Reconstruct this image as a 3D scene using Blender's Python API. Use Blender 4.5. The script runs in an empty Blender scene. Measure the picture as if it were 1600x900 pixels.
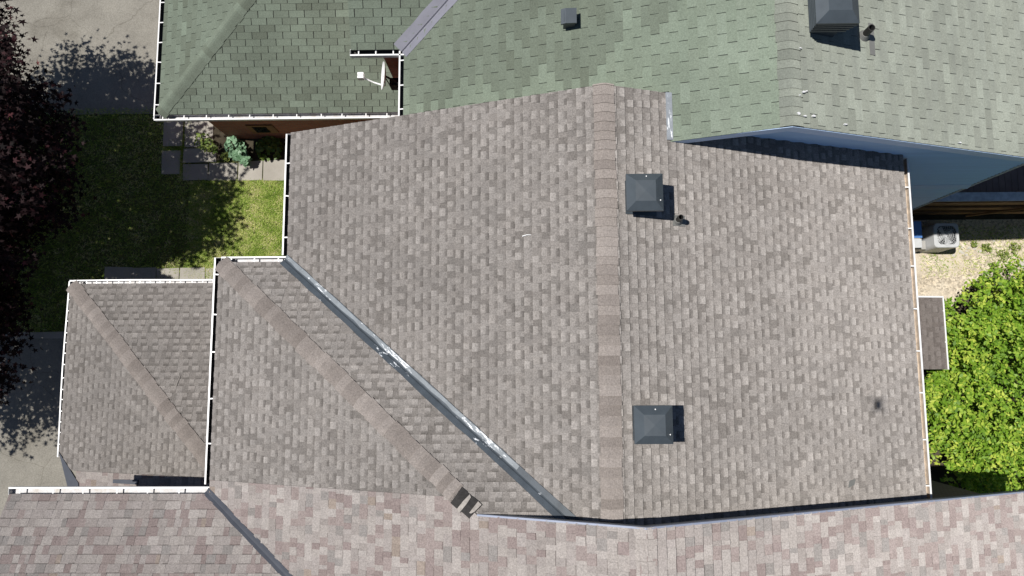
import bpy, math, random
import numpy as np
from mathutils import Vector, Matrix
random.seed(7)
rng = np.random.default_rng(11)
SC = bpy.context.scene
COL = SC.collection
GROUND, EAVE, CAM_Z = 0.0, 5.5, 17.6

# ------------------------------------------------------------------ tagging
def tag(o, label=None, cat=None, group=None, kind=None):
    if label: o['label'] = label
    if cat: o['category'] = cat
    if group: o['group'] = group
    if kind: o['kind'] = kind
    return o

def empty(name, loc, label, cat, group=None):
    o = bpy.data.objects.new(name, None)
    o.location = loc
    o.empty_display_size = .2
    COL.objects.link(o)
    return tag(o, label, cat, group)

# ------------------------------------------------------------------ mesh collector (world coordinates)
class MB:
    def __init__(s):
        s.v, s.f, s.m, s.t = [], [], [], []
    def face(s, pts, mi=0, tint=(.5, .5, .5)):
        i0 = len(s.v)
        s.v.extend([tuple(p) for p in pts])
        s.f.append(tuple(range(i0, i0 + len(pts))))
        s.m.append(mi)
        if tint and not isinstance(tint[0], (int, float)):
            s.t.append(list(tint))
        else:
            s.t.append([tint] * len(pts))
    def prism(s, top, off, mi=0, tint=(.5, .5, .5), bottom=True, side_mi=None):
        """solid between a polygon and its copy moved by off"""
        top = [Vector(p) for p in top]; off = Vector(off)
        bot = [p + off for p in top]
        s.face(top, mi, tint)
        n = len(top)
        ts = tint if isinstance(tint[0], (int, float)) else None
        for i in range(n):
            j = (i + 1) % n
            tt = ts if ts else [tint[i], tint[i], tint[j], tint[j]]
            s.face([top[i], bot[i], bot[j], top[j]], mi if side_mi is None else side_mi, tt)
        if bottom: s.face(bot[::-1], mi if side_mi is None else side_mi, ts or (.5, .5, .5))
    def box(s, lo, hi, mi=0, tint=(.5, .5, .5), M=None):
        x0, y0, z0 = lo; x1, y1, z1 = hi
        c = [Vector(p) for p in ((x0,y0,z0),(x1,y0,z0),(x1,y1,z0),(x0,y1,z0),(x0,y0,z1),(x1,y0,z1),(x1,y1,z1),(x0,y1,z1))]
        if M is not None: c = [M @ p for p in c]
        for q in ((3,2,1,0),(4,5,6,7),(0,1,5,4),(1,2,6,5),(2,3,7,6),(3,0,4,7)):
            s.face([c[k] for k in q], mi, tint)
    def tube(s, pts, rad, n=10, mi=0, tint=(.5,.5,.5), cap=True):
        pts = [Vector(p) for p in pts]
        if not hasattr(rad, '__len__'): rad = [rad] * len(pts)
        rings = []
        for i, p in enumerate(pts):
            d = (pts[min(i+1, len(pts)-1)] - pts[max(i-1, 0)]).normalized()
            a = d.orthogonal().normalized() if i == 0 else (a - d * a.dot(d)).normalized()
            b = d.cross(a)
            rings.append([p + (a*math.cos(2*math.pi*k/n) + b*math.sin(2*math.pi*k/n)) * rad[i] for k in range(n)])
        for i in range(len(rings)-1):
            for k in range(n):
                l = (k+1) % n
                s.face([rings[i][k], rings[i][l], rings[i+1][l], rings[i+1][k]], mi, tint)
        if cap:
            s.face(rings[0][::-1], mi, tint); s.face(rings[-1], mi, tint)
    def build(s, name, mats, parent=None, smooth=False, weld=False):
        if not isinstance(mats, (list, tuple)): mats = [mats]
        off = Vector((0, 0, 0))
        p = parent
        while p is not None:
            off += p.location; p = p.parent
        me = bpy.data.meshes.new(name)
        me.from_pydata([(a-off.x, b-off.y, c-off.z) for a, b, c in s.v], [], s.f)
        for m in mats: me.materials.append(m)
        me.polygons.foreach_set('material_index', s.m)
        at = me.color_attributes.new('tint', 'FLOAT_COLOR', 'CORNER')
        flat = []
        for t in s.t:
            for c in t: flat.extend((c[0], c[1], c[2], 1.0))
        at.data.foreach_set('color', flat)
        if weld or smooth:
            import bmesh
            bm = bmesh.new(); bm.from_mesh(me)
            bmesh.ops.remove_doubles(bm, verts=bm.verts, dist=1e-4)
            bm.to_mesh(me); bm.free()
        if smooth:
            me.polygons.foreach_set('use_smooth', [True] * len(me.polygons))
        me.update()
        o = bpy.data.objects.new(name, me)
        COL.objects.link(o)
        if parent: o.parent = parent
        return o

def fast_mesh(name, verts, nper, tint, mat, parent=None):
    """verts (n, nper, 3): n separate polygons of nper corners; tint (n,3)"""
    n = len(verts)
    off = np.zeros(3); p = parent
    while p is not None:
        off += np.array(p.location); p = p.parent
    me = bpy.data.meshes.new(name)
    me.vertices.add(n*nper); me.loops.add(n*nper); me.polygons.add(n)
    me.vertices.foreach_set('co', (verts.reshape(-1, 3) - off).astype(np.float32).ravel())
    me.loops.foreach_set('vertex_index', np.arange(n*nper, dtype=np.int32))
    me.polygons.foreach_set('loop_start', np.arange(n, dtype=np.int32)*nper)
    me.polygons.foreach_set('loop_total', np.full(n, nper, dtype=np.int32))
    me.materials.append(mat)
    me.update(calc_edges=True)
    at = me.color_attributes.new('tint', 'FLOAT_COLOR', 'CORNER')
    c = np.ones((n, nper, 4), np.float32); c[:, :, :3] = tint[:, None, :]
    at.data.foreach_set('color', c.ravel())
    me.validate()
    o = bpy.data.objects.new(name, me)
    COL.objects.link(o)
    if parent: o.parent = parent
    return o

# ------------------------------------------------------------------ materials
class NT:
    def __init__(s, name):
        s.m = bpy.data.materials.new(name); s.m.use_nodes = True
        s.t = s.m.node_tree; s.n = s.t.nodes
        s.b = s.n['Principled BSDF']
    def new(s, kind, **kw):
        n = s.n.new(kind)
        for k, v in kw.items(): setattr(n, k, v)
        return n
    def link(s, a, b): s.t.links.new(a, b)
    def coord(s):
        if not hasattr(s, '_c'): s._c = s.new('ShaderNodeTexCoord').outputs['Object']
        return s._c
    def noise(s, scale, detail=2, rough=.5, vec=None, stretch=None):
        n = s.new('ShaderNodeTexNoise'); n.inputs['Scale'].default_value = scale
        n.inputs['Detail'].default_value = detail; n.inputs['Roughness'].default_value = rough
        v = vec or s.coord()
        if stretch:
            mp = s.new('ShaderNodeMapping'); mp.inputs['Scale'].default_value = stretch
            s.link(v, mp.inputs[0]); v = mp.outputs[0]
        s.link(v, n.inputs['Vector']); return n.outputs['Fac']
    def ramp(s, fac, stops, interp='LINEAR'):
        r = s.new('ShaderNodeValToRGB'); r.color_ramp.interpolation = interp
        e = r.color_ramp.elements
        while len(e) < len(stops): e.new(.5)
        for el, (p, c) in zip(e, stops):
            el.position = p; el.color = (*c, 1) if len(c) == 3 else c
        s.link(fac, r.inputs[0]); return r.outputs[0]
    def mix(s, a, b, fac, mode='MIX'):
        n = s.new('ShaderNodeMix'); n.data_type = 'RGBA'; n.blend_type = mode
        for val, i in ((fac, 0), (a, 6), (b, 7)):
            if hasattr(val, 'is_output'): s.link(val, n.inputs[i])
            elif i == 0: n.inputs[0].default_value = val
            else: n.inputs[i].default_value = (*val, 1)
        return n.outputs[2]
    def math(s, op, a, b=0.0):
        n = s.new('ShaderNodeMath'); n.operation = op
        for val, i in ((a, 0), (b, 1)):
            if hasattr(val, 'is_output'): s.link(val, n.inputs[i])
            else: n.inputs[i].default_value = val
        return n.outputs[0]
    def tint(s):
        a = s.new('ShaderNodeAttribute'); a.attribute_name = 'tint'
        sp = s.new('ShaderNodeSeparateColor'); s.link(a.outputs['Color'], sp.inputs[0])
        return sp.outputs[0], sp.outputs[1], sp.outputs[2]
    def vary(s, col, scale, amt, detail=3, stretch=None):
        f = s.noise(scale, detail, .6, stretch=stretch)
        r = s.ramp(f, [(.25, (1-amt,)*3), (.75, (1+amt,)*3)])
        return s.mix(col, r, 1.0, 'MULTIPLY')
    def bump(s, fac, dist, strength=1.0):
        b = s.new('ShaderNodeBump'); b.inputs['Distance'].default_value = dist
        b.inputs['Strength'].default_value = strength
        s.link(fac, b.inputs['Height']); s.link(b.outputs[0], s.b.inputs['Normal'])
    def done(s, col, rough=.8, metal=0.0, spec=.5):
        if hasattr(col, 'is_output'): s.link(col, s.b.inputs['Base Color'])
        else: s.b.inputs['Base Color'].default_value = (*col, 1)
        if hasattr(rough, 'is_output'): s.link(rough, s.b.inputs['Roughness'])
        else: s.b.inputs['Roughness'].default_value = rough
        s.b.inputs['Metallic'].default_value = metal
        s.b.inputs['Specular IOR Level'].default_value = spec
        return s.m

def plain(name, col, rough=.6, metal=0.0, vary=.08, scale=9, spec=.4):
    t = NT(name)
    c = t.vary(t.mix(col, col, 0.0), scale, vary)
    return t.done(c, rough, metal, spec)

def rough_surface(t, col):
    """granular mineral surface: rough diffuse, no gloss"""
    d = t.new('ShaderNodeBsdfDiffuse'); d.inputs['Roughness'].default_value = 1.0
    t.link(col, d.inputs['Color'])
    out = t.n['Material Output']; t.link(d.outputs[0], out.inputs['Surface'])
    t.n.remove(t.b)
    return t.m, d

def shingle_mat(name, stops, interp='LINEAR', weather=.10, wscale=.55, grain=.20, stretch=None, streak=None):
    t = NT(name)
    r, g, b = t.tint()
    col = t.ramp(r, stops, interp)
    jit = t.ramp(g, [(0, (.94, .935, .93)), (1, (1.06, 1.065, 1.07))])
    col = t.mix(col, jit, 1.0, 'MULTIPLY')
    col = t.mix(col, (.60, .59, .59), b, 'MULTIPLY')      # printed dark band at the top of a raised tab
    col = t.vary(col, 52, grain*1.25, 2)
    col = t.vary(col, 28, grain*.55, 3)
    col = t.vary(col, wscale, weather, 4, stretch)
    if streak:
        f = t.noise(1.0, 4, .6, stretch=streak[0])
        col = t.mix(col, streak[1], t.ramp(f, [(.5, (0, 0, 0)), (.75, (streak[2],)*3)]))
    m, d = rough_surface(t, col)
    return m

# ---- palette of the real surfaces
M = {}
M['brown'] = shingle_mat('brown_grey_shingle', [(0, (.110, .100, .092)), (.35, (.197, .181, .167)), (.6, (.262, .242, .225)), (1, (.375, .349, .325))], weather=.12, wscale=.45, grain=.24, streak=((1.1, 1.6, 1.0), (.165, .155, .146), .30))
M['brown_cap'] = shingle_mat('brown_cap_shingle', [(0, (.195, .170, .154)), (1, (.310, .277, .254))], weather=.07)
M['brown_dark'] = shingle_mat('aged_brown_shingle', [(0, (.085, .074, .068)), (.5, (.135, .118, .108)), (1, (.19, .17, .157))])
M['pink'] = shingle_mat('pink_grey_shingle', [(0, (.366, .335, .313)), (.26, (.332, .300, .282)), (.44, (.292, .246, .231)), (.6, (.262, .216, .204)), (.72, (.314, .284, .266)), (.82, (.268, .248, .234)), (.94, (.298, .25, .215))], 'CONSTANT', weather=.07)
M['green'] = shingle_mat('green_shingle', [(0, (.105, .118, .094)), (.3, (.142, .162, .126)), (.5, (.172, .200, .158)), (.75, (.205, .242, .190)), (1, (.245, .282, .228))], weather=.13, wscale=.8, grain=.16)
M['green_grey'] = shingle_mat('weathered_green_shingle', [(0, (.165, .178, .152)), (.4, (.212, .227, .195)), (1, (.265, .286, .244))], weather=.14, wscale=.9, grain=.15, streak=((5.0, .55, 1.0), (.17, .18, .16), .55))
M['gutter_grit'] = plain('gritty_gutter_interior', (.46, .38, .30), .9, vary=.3, scale=12)
M['gutter_dark'] = plain('dark_gutter_interior', (.055, .052, .048), .8, vary=.3)  # near-black lining for gutters built with the dark flag
M['underlay'] = plain('asphalt_underlay', (.030, .029, .028), .95, vary=.2, spec=.1)
M['deck_edge'] = plain('roof_deck_edge', (.25, .24, .22), .8)
M['white'] = plain('white_aluminium', (.70, .70, .69), .4, vary=.03)
t = NT('dirty_white_aluminium')
M['gutter_in'] = t.done(t.mix((.46, .46, .47), (.30, .25, .19), t.ramp(t.noise(7, 4, .7), [(.45, (0, 0, 0)), (.7, (.7, .7, .7))])), .5)
M['dark_metal'] = plain('dark_slate_vent_metal', (.052, .064, .074), .42, .0, .12, 6, .5)
M['black'] = plain('black_vent_opening', (.012, .012, .013), .8)
M['rubber'] = plain('grey_rubber_boot', (.16, .16, .15), .75)
M['abs'] = plain('black_plastic_pipe', (.030, .028, .026), .5)
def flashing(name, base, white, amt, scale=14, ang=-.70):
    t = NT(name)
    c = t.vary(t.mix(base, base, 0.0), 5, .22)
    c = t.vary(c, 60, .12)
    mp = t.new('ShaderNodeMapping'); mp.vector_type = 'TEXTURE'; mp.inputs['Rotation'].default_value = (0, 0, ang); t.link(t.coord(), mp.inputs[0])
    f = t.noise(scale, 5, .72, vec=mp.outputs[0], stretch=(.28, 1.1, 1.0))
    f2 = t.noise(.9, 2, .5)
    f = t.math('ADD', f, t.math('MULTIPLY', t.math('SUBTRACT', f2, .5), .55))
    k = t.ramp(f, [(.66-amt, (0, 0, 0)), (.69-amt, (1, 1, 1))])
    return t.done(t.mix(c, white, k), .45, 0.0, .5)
M['flash'] = flashing('painted_valley_metal', (.058, .070, .082), (.66, .68, .70), -.03, 16)
M['worn'] = flashing('worn_sheen_edge', (.17, .19, .205), (.66, .68, .70), .055, 20)  # scraped silver, with the sunlit sheen painted into the base colour
M['flash_clean'] = plain('slate_valley_metal', (.050, .055, .068), .45, .0, .15, 5)
M['flash_green'] = plain('violet_grey_valley_metal', (.165, .165, .195), .4, .0, .12, 4)
M['white_strip'] = flashing('silvery_step_flashing', (.25, .27, .29), (.75, .77, .78), .12, 11, 1.57)
M['drip'] = plain('pale_blue_drip_edge', (.25, .28, .36), .5)
M['fascia_blue'] = plain('pale_blue_fascia', (.46, .60, .80), .5, vary=.04)
t = NT('blue_vinyl_siding')
M['siding'] = t.done(t.vary(t.mix((.43, .62, .84), (.43, .62, .84), 0.), 1.5, .07, stretch=(.3, 1, 6)), .5)
def brick_mat(name, c1, c2, mortar):
    t = NT(name)
    # bricks on vertical walls: use (x+y, z)
    sx = t.new('ShaderNodeSeparateXYZ'); t.link(t.coord(), sx.inputs[0])
    cx = t.new('ShaderNodeCombineXYZ'); t.link(t.math('ADD', sx.outputs[0], sx.outputs[1]), cx.inputs[0]); t.link(sx.outputs[2], cx.inputs[1])
    bk = t.new('ShaderNodeTexBrick'); t.link(cx.outputs[0], bk.inputs['Vector'])
    bk.inputs['Scale'].default_value = 1.0; bk.inputs['Brick Width'].default_value = .215; bk.inputs['Row Height'].default_value = .072
    bk.inputs['Mortar Size'].default_value = .008
    for k, c in (('Color1', c1), ('Color2', c2), ('Mortar', mortar)): bk.inputs[k].default_value = (*c, 1)
    return t.done(t.vary(bk.outputs[0], 12, .15), .85)
M['brick'] = brick_mat('red_brown_brick', (.38, .125, .068), (.28, .085, .048), (.20, .16, .13))
M['brick_tan'] = brick_mat('brown_brick', (.22, .13, .09), (.17, .10, .075), (.25, .22, .19))
M['glass'] = plain('dark_window_glass', (.015, .017, .02), .08, spec=.6)

def ground_mat(name, stops, scale, rough=.95, fine=70, famt=.18, bump=.004, extra=None):
    t = NT(name)
    col = t.ramp(t.noise(scale, 5, .62), stops)
    col = t.vary(col, fine, famt, 3)
    if extra: col = extra(t, col)
    m, d = rough_surface(t, col)
    return m
M['soil'] = ground_mat('dark_soil', [(.3, (.05, .042, .03)), (.7, (.10, .085, .06))], 3)
def gravel(t, col):
    v = t.new('ShaderNodeTexVoronoi'); v.inputs['Scale'].default_value = 26; t.link(t.coord(), v.inputs['Vector'])
    sp = t.new('ShaderNodeSeparateColor'); t.link(v.outputs['Color'], sp.inputs[0])
    r = t.ramp(sp.outputs[0], [(0, (.62, .60, .58)), (.5, (1, 1, 1)), (1, (1.3, 1.28, 1.25))])
    return t.mix(col, t.mix(col, r, 1.0, 'MULTIPLY'), t.ramp(t.noise(1.3, 3), [(.38, (0, 0, 0)), (.55, (1, 1, 1))]))
M['sand'] = ground_mat('sandy_gravel', [(.3, (.40, .345, .265)), (.7, (.56, .505, .415))], 2.2, extra=gravel)
def cracks(t, col):
    v = t.new('ShaderNodeTexVoronoi'); v.feature = 'DISTANCE_TO_EDGE'; v.inputs['Scale'].default_value = .55
    n = t.new('ShaderNodeTexNoise'); n.inputs['Scale'].default_value = 1.4; n.inputs['Detail'].default_value = 5
    t.link(t.coord(), n.inputs['Vector'])
    add = t.new('ShaderNodeVectorMath'); add.operation = 'MULTIPLY_ADD'
    t.link(n.outputs['Color'], add.inputs[0]); add.inputs[1].default_value = (.45, .45, .45); t.link(t.coord(), add.inputs[2])
    t.link(add.outputs[0], v.inputs['Vector'])
    k = t.ramp(v.outputs['Distance'], [(.0015, (.72, .71, .69)), (.005, (1, 1, 1))])
    col = t.mix(col, k, 1.0, 'MULTIPLY')
    st = t.ramp(t.noise(.7, 4, .6), [(.55, (1, 1, 1)), (.72, (.74, .73, .71))])
    col = t.mix(col, st, 1.0, 'MULTIPLY')
    return t.vary(col, 34, .22, 3)
M['asphalt'] = ground_mat('worn_asphalt', [(.3, (.30, .283, .245)), (.7, (.385, .365, .318))], 1.2, fine=120, famt=.24, extra=cracks)
M['lawn'] = ground_mat('lawn_ground', [(.3, (.085, .11, .030)), (.7, (.17, .17, .075))], 5)
M['slab'] = ground_mat('concrete_slab', [(.3, (.40, .375, .33)), (.7, (.50, .475, .425))], 1.6, fine=140, famt=.10)
def leaf_mat(name, stops, trans=.25, rough=.45, spec=.4):
    t = NT(name)
    r, g, b = t.tint()
    col = t.ramp(r, stops)
    t.link(col, t.b.inputs['Base Color']); t.b.inputs['Roughness'].default_value = rough
    t.b.inputs['Specular IOR Level'].default_value = spec
    tr = t.new('ShaderNodeBsdfTranslucent'); t.link(col, tr.inputs['Color'])
    mx = t.new('ShaderNodeMixShader'); mx.inputs[0].default_value = trans
    t.link(t.b.outputs[0], mx.inputs[1]); t.link(tr.outputs[0], mx.inputs[2])
    t.link(mx.outputs[0], t.n['Material Output'].inputs['Surface'])
    return t.m
M['grass'] = leaf_mat('grass_blade', [(0, (.15, .25, .035)), (.45, (.35, .47, .09)), (.75, (.53, .56, .19)), (1, (.72, .64, .38))], .3, .7, .1)
M['maple'] = leaf_mat('purple_maple_leaf', [(0, (.008, .006, .006)), (.6, (.022, .011, .012)), (.85, (.05, .017, .020)), (1, (.12, .04, .04))], .10, .65, .10)
M['shrub'] = leaf_mat('bright_green_leaf', [(0, (.085, .175, .014)), (.5, (.20, .345, .030)), (1, (.49, .57, .088))], .3, .5, .25)
M['hosta'] = leaf_mat('blue_green_hosta_leaf', [(0, (.10, .20, .10)), (1, (.22, .36, .22))], .2, .5)
M['weed'] = leaf_mat('yellow_green_leaf', [(0, (.10, .17, .03)), (1, (.26, .30, .07))], .25, .5)
M['bark'] = plain('bark', (.065, .05, .042), .9, vary=.3, scale=14, spec=.1)
M['wood'] = plain('weathered_orange_wood', (.22, .115, .045), .75, vary=.3, scale=5)
M['grey_wood'] = plain('grey_weathered_wood', (.34, .36, .38), .8, vary=.3, scale=8)
M['brown_wood'] = plain('brown_stained_deck_board', (.125, .085, .070), .7, vary=.22, scale=3)
M['ac'] = plain('pale_grey_enamel', (.47, .48, .48), .45)
M['ac_dark'] = plain('dark_coil_interior', (.03, .032, .034), .6)
M['blue_plastic'] = plain('blue_plastic', (.10, .24, .56), .4, vary=.05)
M['box_grey'] = plain('grey_plastic', (.32, .31, .29), .5)
M['felt'] = plain('black_roofing_felt', (.035, .033, .032), .95, vary=.25, scale=20, spec=.1)
M['tan_scrap'] = plain('torn_shingle', (.30, .275, .25), .95, vary=.2, scale=25, spec=.05)
M['dish'] = plain('white_dish_paint', (.78, .78, .77), .35, vary=.03)

# ------------------------------------------------------------------ roof geometry helpers
def clip_halfplane(poly, f):
    out = []
    n = len(poly)
    for i in range(n):
        a, b = poly[i], poly[(i+1) % n]
        fa, fb = f(a), f(b)
        if fa >= 0: out.append(a)
        if (fa >= 0) != (fb >= 0):
            k = fa / (fa - fb)
            out.append(tuple(a[j] + (b[j]-a[j])*k for j in range(len(a))))
    return out
def clip_convex(poly, conv):
    for i in range(len(conv)):
        (x0, y0), (x1, y1) = conv[i], conv[(i+1) % len(conv)]
        poly = clip_halfplane(poly, lambda p: (x1-x0)*(p[1]-y0) - (y1-y0)*(p[0]-x0))
        if len(poly) < 3: return []
    return poly
def ccw(poly):
    a = sum(poly[i][0]*poly[(i+1) % len(poly)][1] - poly[(i+1) % len(poly)][0]*poly[i][1] for i in range(len(poly)))
    return poly if a > 0 else poly[::-1]
def beside(poly, p, q, dist):
    """part of a plan polygon on the left of line p>q, at least dist from it"""
    dx, dy = q[0]-p[0], q[1]-p[1]; L = math.hypot(dx, dy)
    return clip_halfplane(poly, lambda s: (dx*(s[1]-p[1]) - dy*(s[0]-p[0]))/L - dist)

class Slope:
    """roof plane z = a + b x + c y"""
    def __init__(s, a, b, c):
        s.a, s.b, s.c = a, b, c
        s.n = Vector((-b, -c, 1)).normalized()
        g = Vector((b, c, 0)).normalized()
        s.up = Vector((g.x, g.y, math.hypot(b, c))).normalized()     # up the slope
        s.u = s.n.cross(s.up) * -1
    def z(s, x, y): return s.a + s.b*x + s.c*y
    def P(s, x, y, h=0.0): return Vector((x, y, s.z(x, y))) + s.n*h
    def uv(s, x, y):
        p = Vector((x, y, s.z(x, y))); return (p.dot(s.u), p.dot(s.up))
    def at(s, u, v, h=0.0):
        # the foot of the plane along its normal
        k = s.a * s.n.z
        return s.u*u + s.up*v + s.n*(k + h)
    # (origin projects to a*n.z along n)

EXPO = .143
def cells_laminated(rnd, lo, hi):
    """random laminated tabs: raised teeth with a printed dark upper band, plain cells between"""
    u = lo - rnd.random()*.3
    out = []
    while u < hi:
        w = rnd.uniform(.088, .135)
        out.append((u, u+w, 1, rnd.uniform(.70, .90), rnd.uniform(.03, .30)))
        u += w
        for _ in range(rnd.choice((1, 1, 1, 1, 2))):
            w = rnd.uniform(.075, .13)
            tn = rnd.choice((rnd.uniform(.52, .66), rnd.uniform(.52, .66), rnd.uniform(.52, .66), rnd.uniform(.34, .44)))
            out.append((u, u+w, 0, tn, tn-.05))
            u += w
    return out
def cells_blend(rnd, lo, hi):
    u = lo - rnd.random()*.3
    out = []; last = 0
    while u < hi:
        w = rnd.choice((rnd.uniform(.06, .13), rnd.uniform(.10, .22)))
        tn = rnd.choices((.1, .3, .5, .65, .77, .88, .97), (27, 22, 19, 14, 13, 8, 2))[0]
        last = 1 - last if rnd.random() < .8 else last
        out.append((u, u+w, last, tn, tn)); u += w
    return out
def cells_three_tab(rnd, lo, hi, k=0, slot=.0075):
    w = 1/3.
    u = lo - w + (k % 2)*w/2 + rnd.uniform(-.012, .012)
    u = math.floor(lo/w)*w - w + (k % 2)*w/2 + rnd.uniform(-.012, .012)
    out = []
    while u < hi:
        tn = min(1, max(0, rnd.gauss(.5, .10)))
        if rnd.random() < .12: tn *= .55
        out.append((u+slot, u+w-slot, 0, tn, tn)); u += w
    return out

def shingle_slope(name, parent, sl, polys, mat, style='laminated', seed=1, tone=None, thick=.15, expo=EXPO, edge=None):
    rnd = random.Random(seed)
    mb = MB()
    uvp = [ccw([sl.uv(*p) for p in poly]) for poly in polys]
    us = [p[0] for q in uvp for p in q]; vs = [p[1] for q in uvp for p in q]
    lo, hi, v0, v1 = min(us), max(us), min(vs), max(vs)
    k = 0
    v = v0 - .02
    while v < v1:
        if style == 'laminated': cs = cells_laminated(rnd, lo, hi)
        elif style == 'blend': cs = cells_blend(rnd, lo, hi)
        else: cs = cells_three_tab(rnd, lo, hi, k, .0048 if abs(sl.b) > abs(sl.c) else .0075)
        ca, cb = v + rnd.uniform(-.003, .003), v + expo + .004
        for (a, b, raised, t0, t1) in cs:
            hb = (.0085 if style != 'tab' else .0085) + (.006 if raised else 0) + rnd.uniform(-.0008, .0012)
            g = rnd.random()
            sk = rnd.uniform(-.003, .003)
            # split at the start of the printed band so the tone steps there
            if raised and style == 'laminated':
                vm = ca + (cb-ca)*rnd.uniform(.48, .66)
                spans = ((ca, vm, t0, t0-.16), (vm, cb, .5*t0+.5*t1-.04, t1))
            elif raised and style == 'blend' and rnd.random() < .7:
                vm = ca + (cb-ca)*rnd.uniform(.84, .90)
                spans = ((ca, vm, t0, t0), (vm, cb, t0, t0))
            else:
                spans = ((ca, cb, t0, t1),)
            for conv in uvp:
                for (sa, sb, ta, tb) in spans:
                    pl = clip_convex([(a, sa), (b, sa), (b+sk, sb), (a+sk, sb)], conv)
                    if len(pl) < 3: continue
                    pts, tn = [], []
                    for (u, w) in pl:
                        fr = (w - ca)/(cb - ca)
                        pts.append(sl.at(u, w, .001 + hb*(1-fr)))
                        tt = ta + (tb-ta)*min(1, max(0, (w-sa)/(sb-sa)))
                        if tone:
                            q = sl.at(u, w); qc = sl.at((a+b)/2, (ca+cb)/2)
                            tt = tone(tt, qc.x, qc.y)
                        tn.append((min(1, max(0, tt)), g, 1.0 if (style == 'blend' and len(spans) == 2 and sa > ca) else 0.0))
                    mb.face(pts, 0, tn)
                    n = len(pts)
                    for i in range(n):
                        j = (i+1) % n
                        # inner seam between the two spans needs no skirt
                        if spans[0][1] == pl[i][1] == pl[j][1] and len(spans) == 2: continue
                        d = sl.n*-.016
                        butt = abs(pl[i][1]-ca) < 1e-6 and abs(pl[j][1]-ca) < 1e-6
                        mb.face([pts[i], pts[i]+d, pts[j]+d, pts[j]], 1 if butt else 0, [tn[i], tn[i], tn[j], tn[j]])
        v += expo; k += 1
    for q in uvp:
        mb.prism([sl.at(u, w, -.006) for u, w in q], sl.n*-thick, 1, side_mi=2)
    return mb.build(name, [mat, M['underlay'], M[edge or 'deck_edge']], parent)

def ridge_cap(name, parent, p0, p1, sa, sb, mat, hw=.17, seed=1, expo=EXPO, lift=.013, tones=(.2, .95), edge=.018):
    """overlapping cap shingles from p0 (low) to p1, folded over slopes sa and sb"""
    rnd = random.Random(seed)
    p0, p1 = Vector(p0), Vector(p1)
    d = (p1-p0).normalized(); L = (p1-p0).length
    def side(sl, other):
        w = sl.n.cross(d).normalized()
        # point away from the crest, down the slope
        return w if w.z < 0 else -w
    wa, wb = side(sa, sb), side(sb, sa)
    if wa.dot(wb) > .95:
        wb = -wa; wb = (wb - sb.n*wb.dot(sb.n)).normalized()
    crest_n = (sa.n + sb.n).normalized()
    mb = MB()
    n = int(L/expo)
    for i in range(n+1):
        s0, s1 = i*expo, min(i*expo + expo + .03, L)
        if s1 - s0 < .02: continue
        tn = rnd.uniform(*tones); g = rnd.random()
        sk = rnd.uniform(-.013, .013)
        def sect(s, h, q=0.):
            c = p0 + d*s
            return [c + wa*(hw+q) + sa.n*(h+edge-.008), c + wa*.045 + sa.n*(h+edge), c + crest_n*(h+edge-.006), c + wb*.045 + sb.n*(h+edge), c + wb*(hw-q) + sb.n*(h+edge-.008)]
        A, B = sect(s0 + rnd.uniform(-.012, .012), lift + rnd.uniform(0, .005), sk), sect(s1, .002, sk + rnd.uniform(-.005, .005))
        for k in range(4):
            mb.face([A[k], A[k+1], B[k+1], B[k]], 0, (tn, g, 0))
        # front and side edges
        for k in range(4):
            mb.face([A[k], A[k]-crest_n*.016, A[k+1]-crest_n*.016, A[k+1]], 1, (tn*.8, g, 0))
        mb.face([A[0], B[0], B[0]-sa.n*.04, A[0]-sa.n*.04], 1, (tn*.8, g, 0))
        mb.face([B[4], A[4], A[4]-sb.n*.04, B[4]-sb.n*.04], 1, (tn*.8, g, 0))
    return mb.build(name, [mat, M['underlay']], parent)

def valley(name, parent, p0, p1, sa, sb, mat, wa=.12, wb=.12, lift=.012, rib=.012):
    p0, p1 = Vector(p0), Vector(p1)
    d = (p1-p0).normalized()
    def side(sl):
        w = sl.n.cross(d).normalized()
        return w if w.z > 0 else -w
    a, b = side(sa), side(sb)
    mb = MB()
    N = max(2, int((p1-p0).length/.25))
    rows = []
    rnd = random.Random(3)
    for i in range(N+1):
        c = p0 + (p1-p0)*(i/N)
        e = rnd.uniform(-.008, .008); e2 = rnd.uniform(-.008, .008)
        rows.append([c + a*(wa+e) + sa.n*(lift-.012), c + a*(wa+e) + sa.n*lift, c + a*.02 + sa.n*(lift*.6), c + Vector((0, 0, rib+lift*.5)), c + b*.02 + sb.n*(lift*.6), c + b*(wb+e2) + sb.n*lift, c + b*(wb+e2) + sb.n*(lift-.012)])
    for i in range(N):
        for k in range(6):
            mb.face([rows[i][k], rows[i][k+1], rows[i+1][k+1], rows[i+1][k]], 0)
    return mb.build(name, mat, parent)

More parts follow.
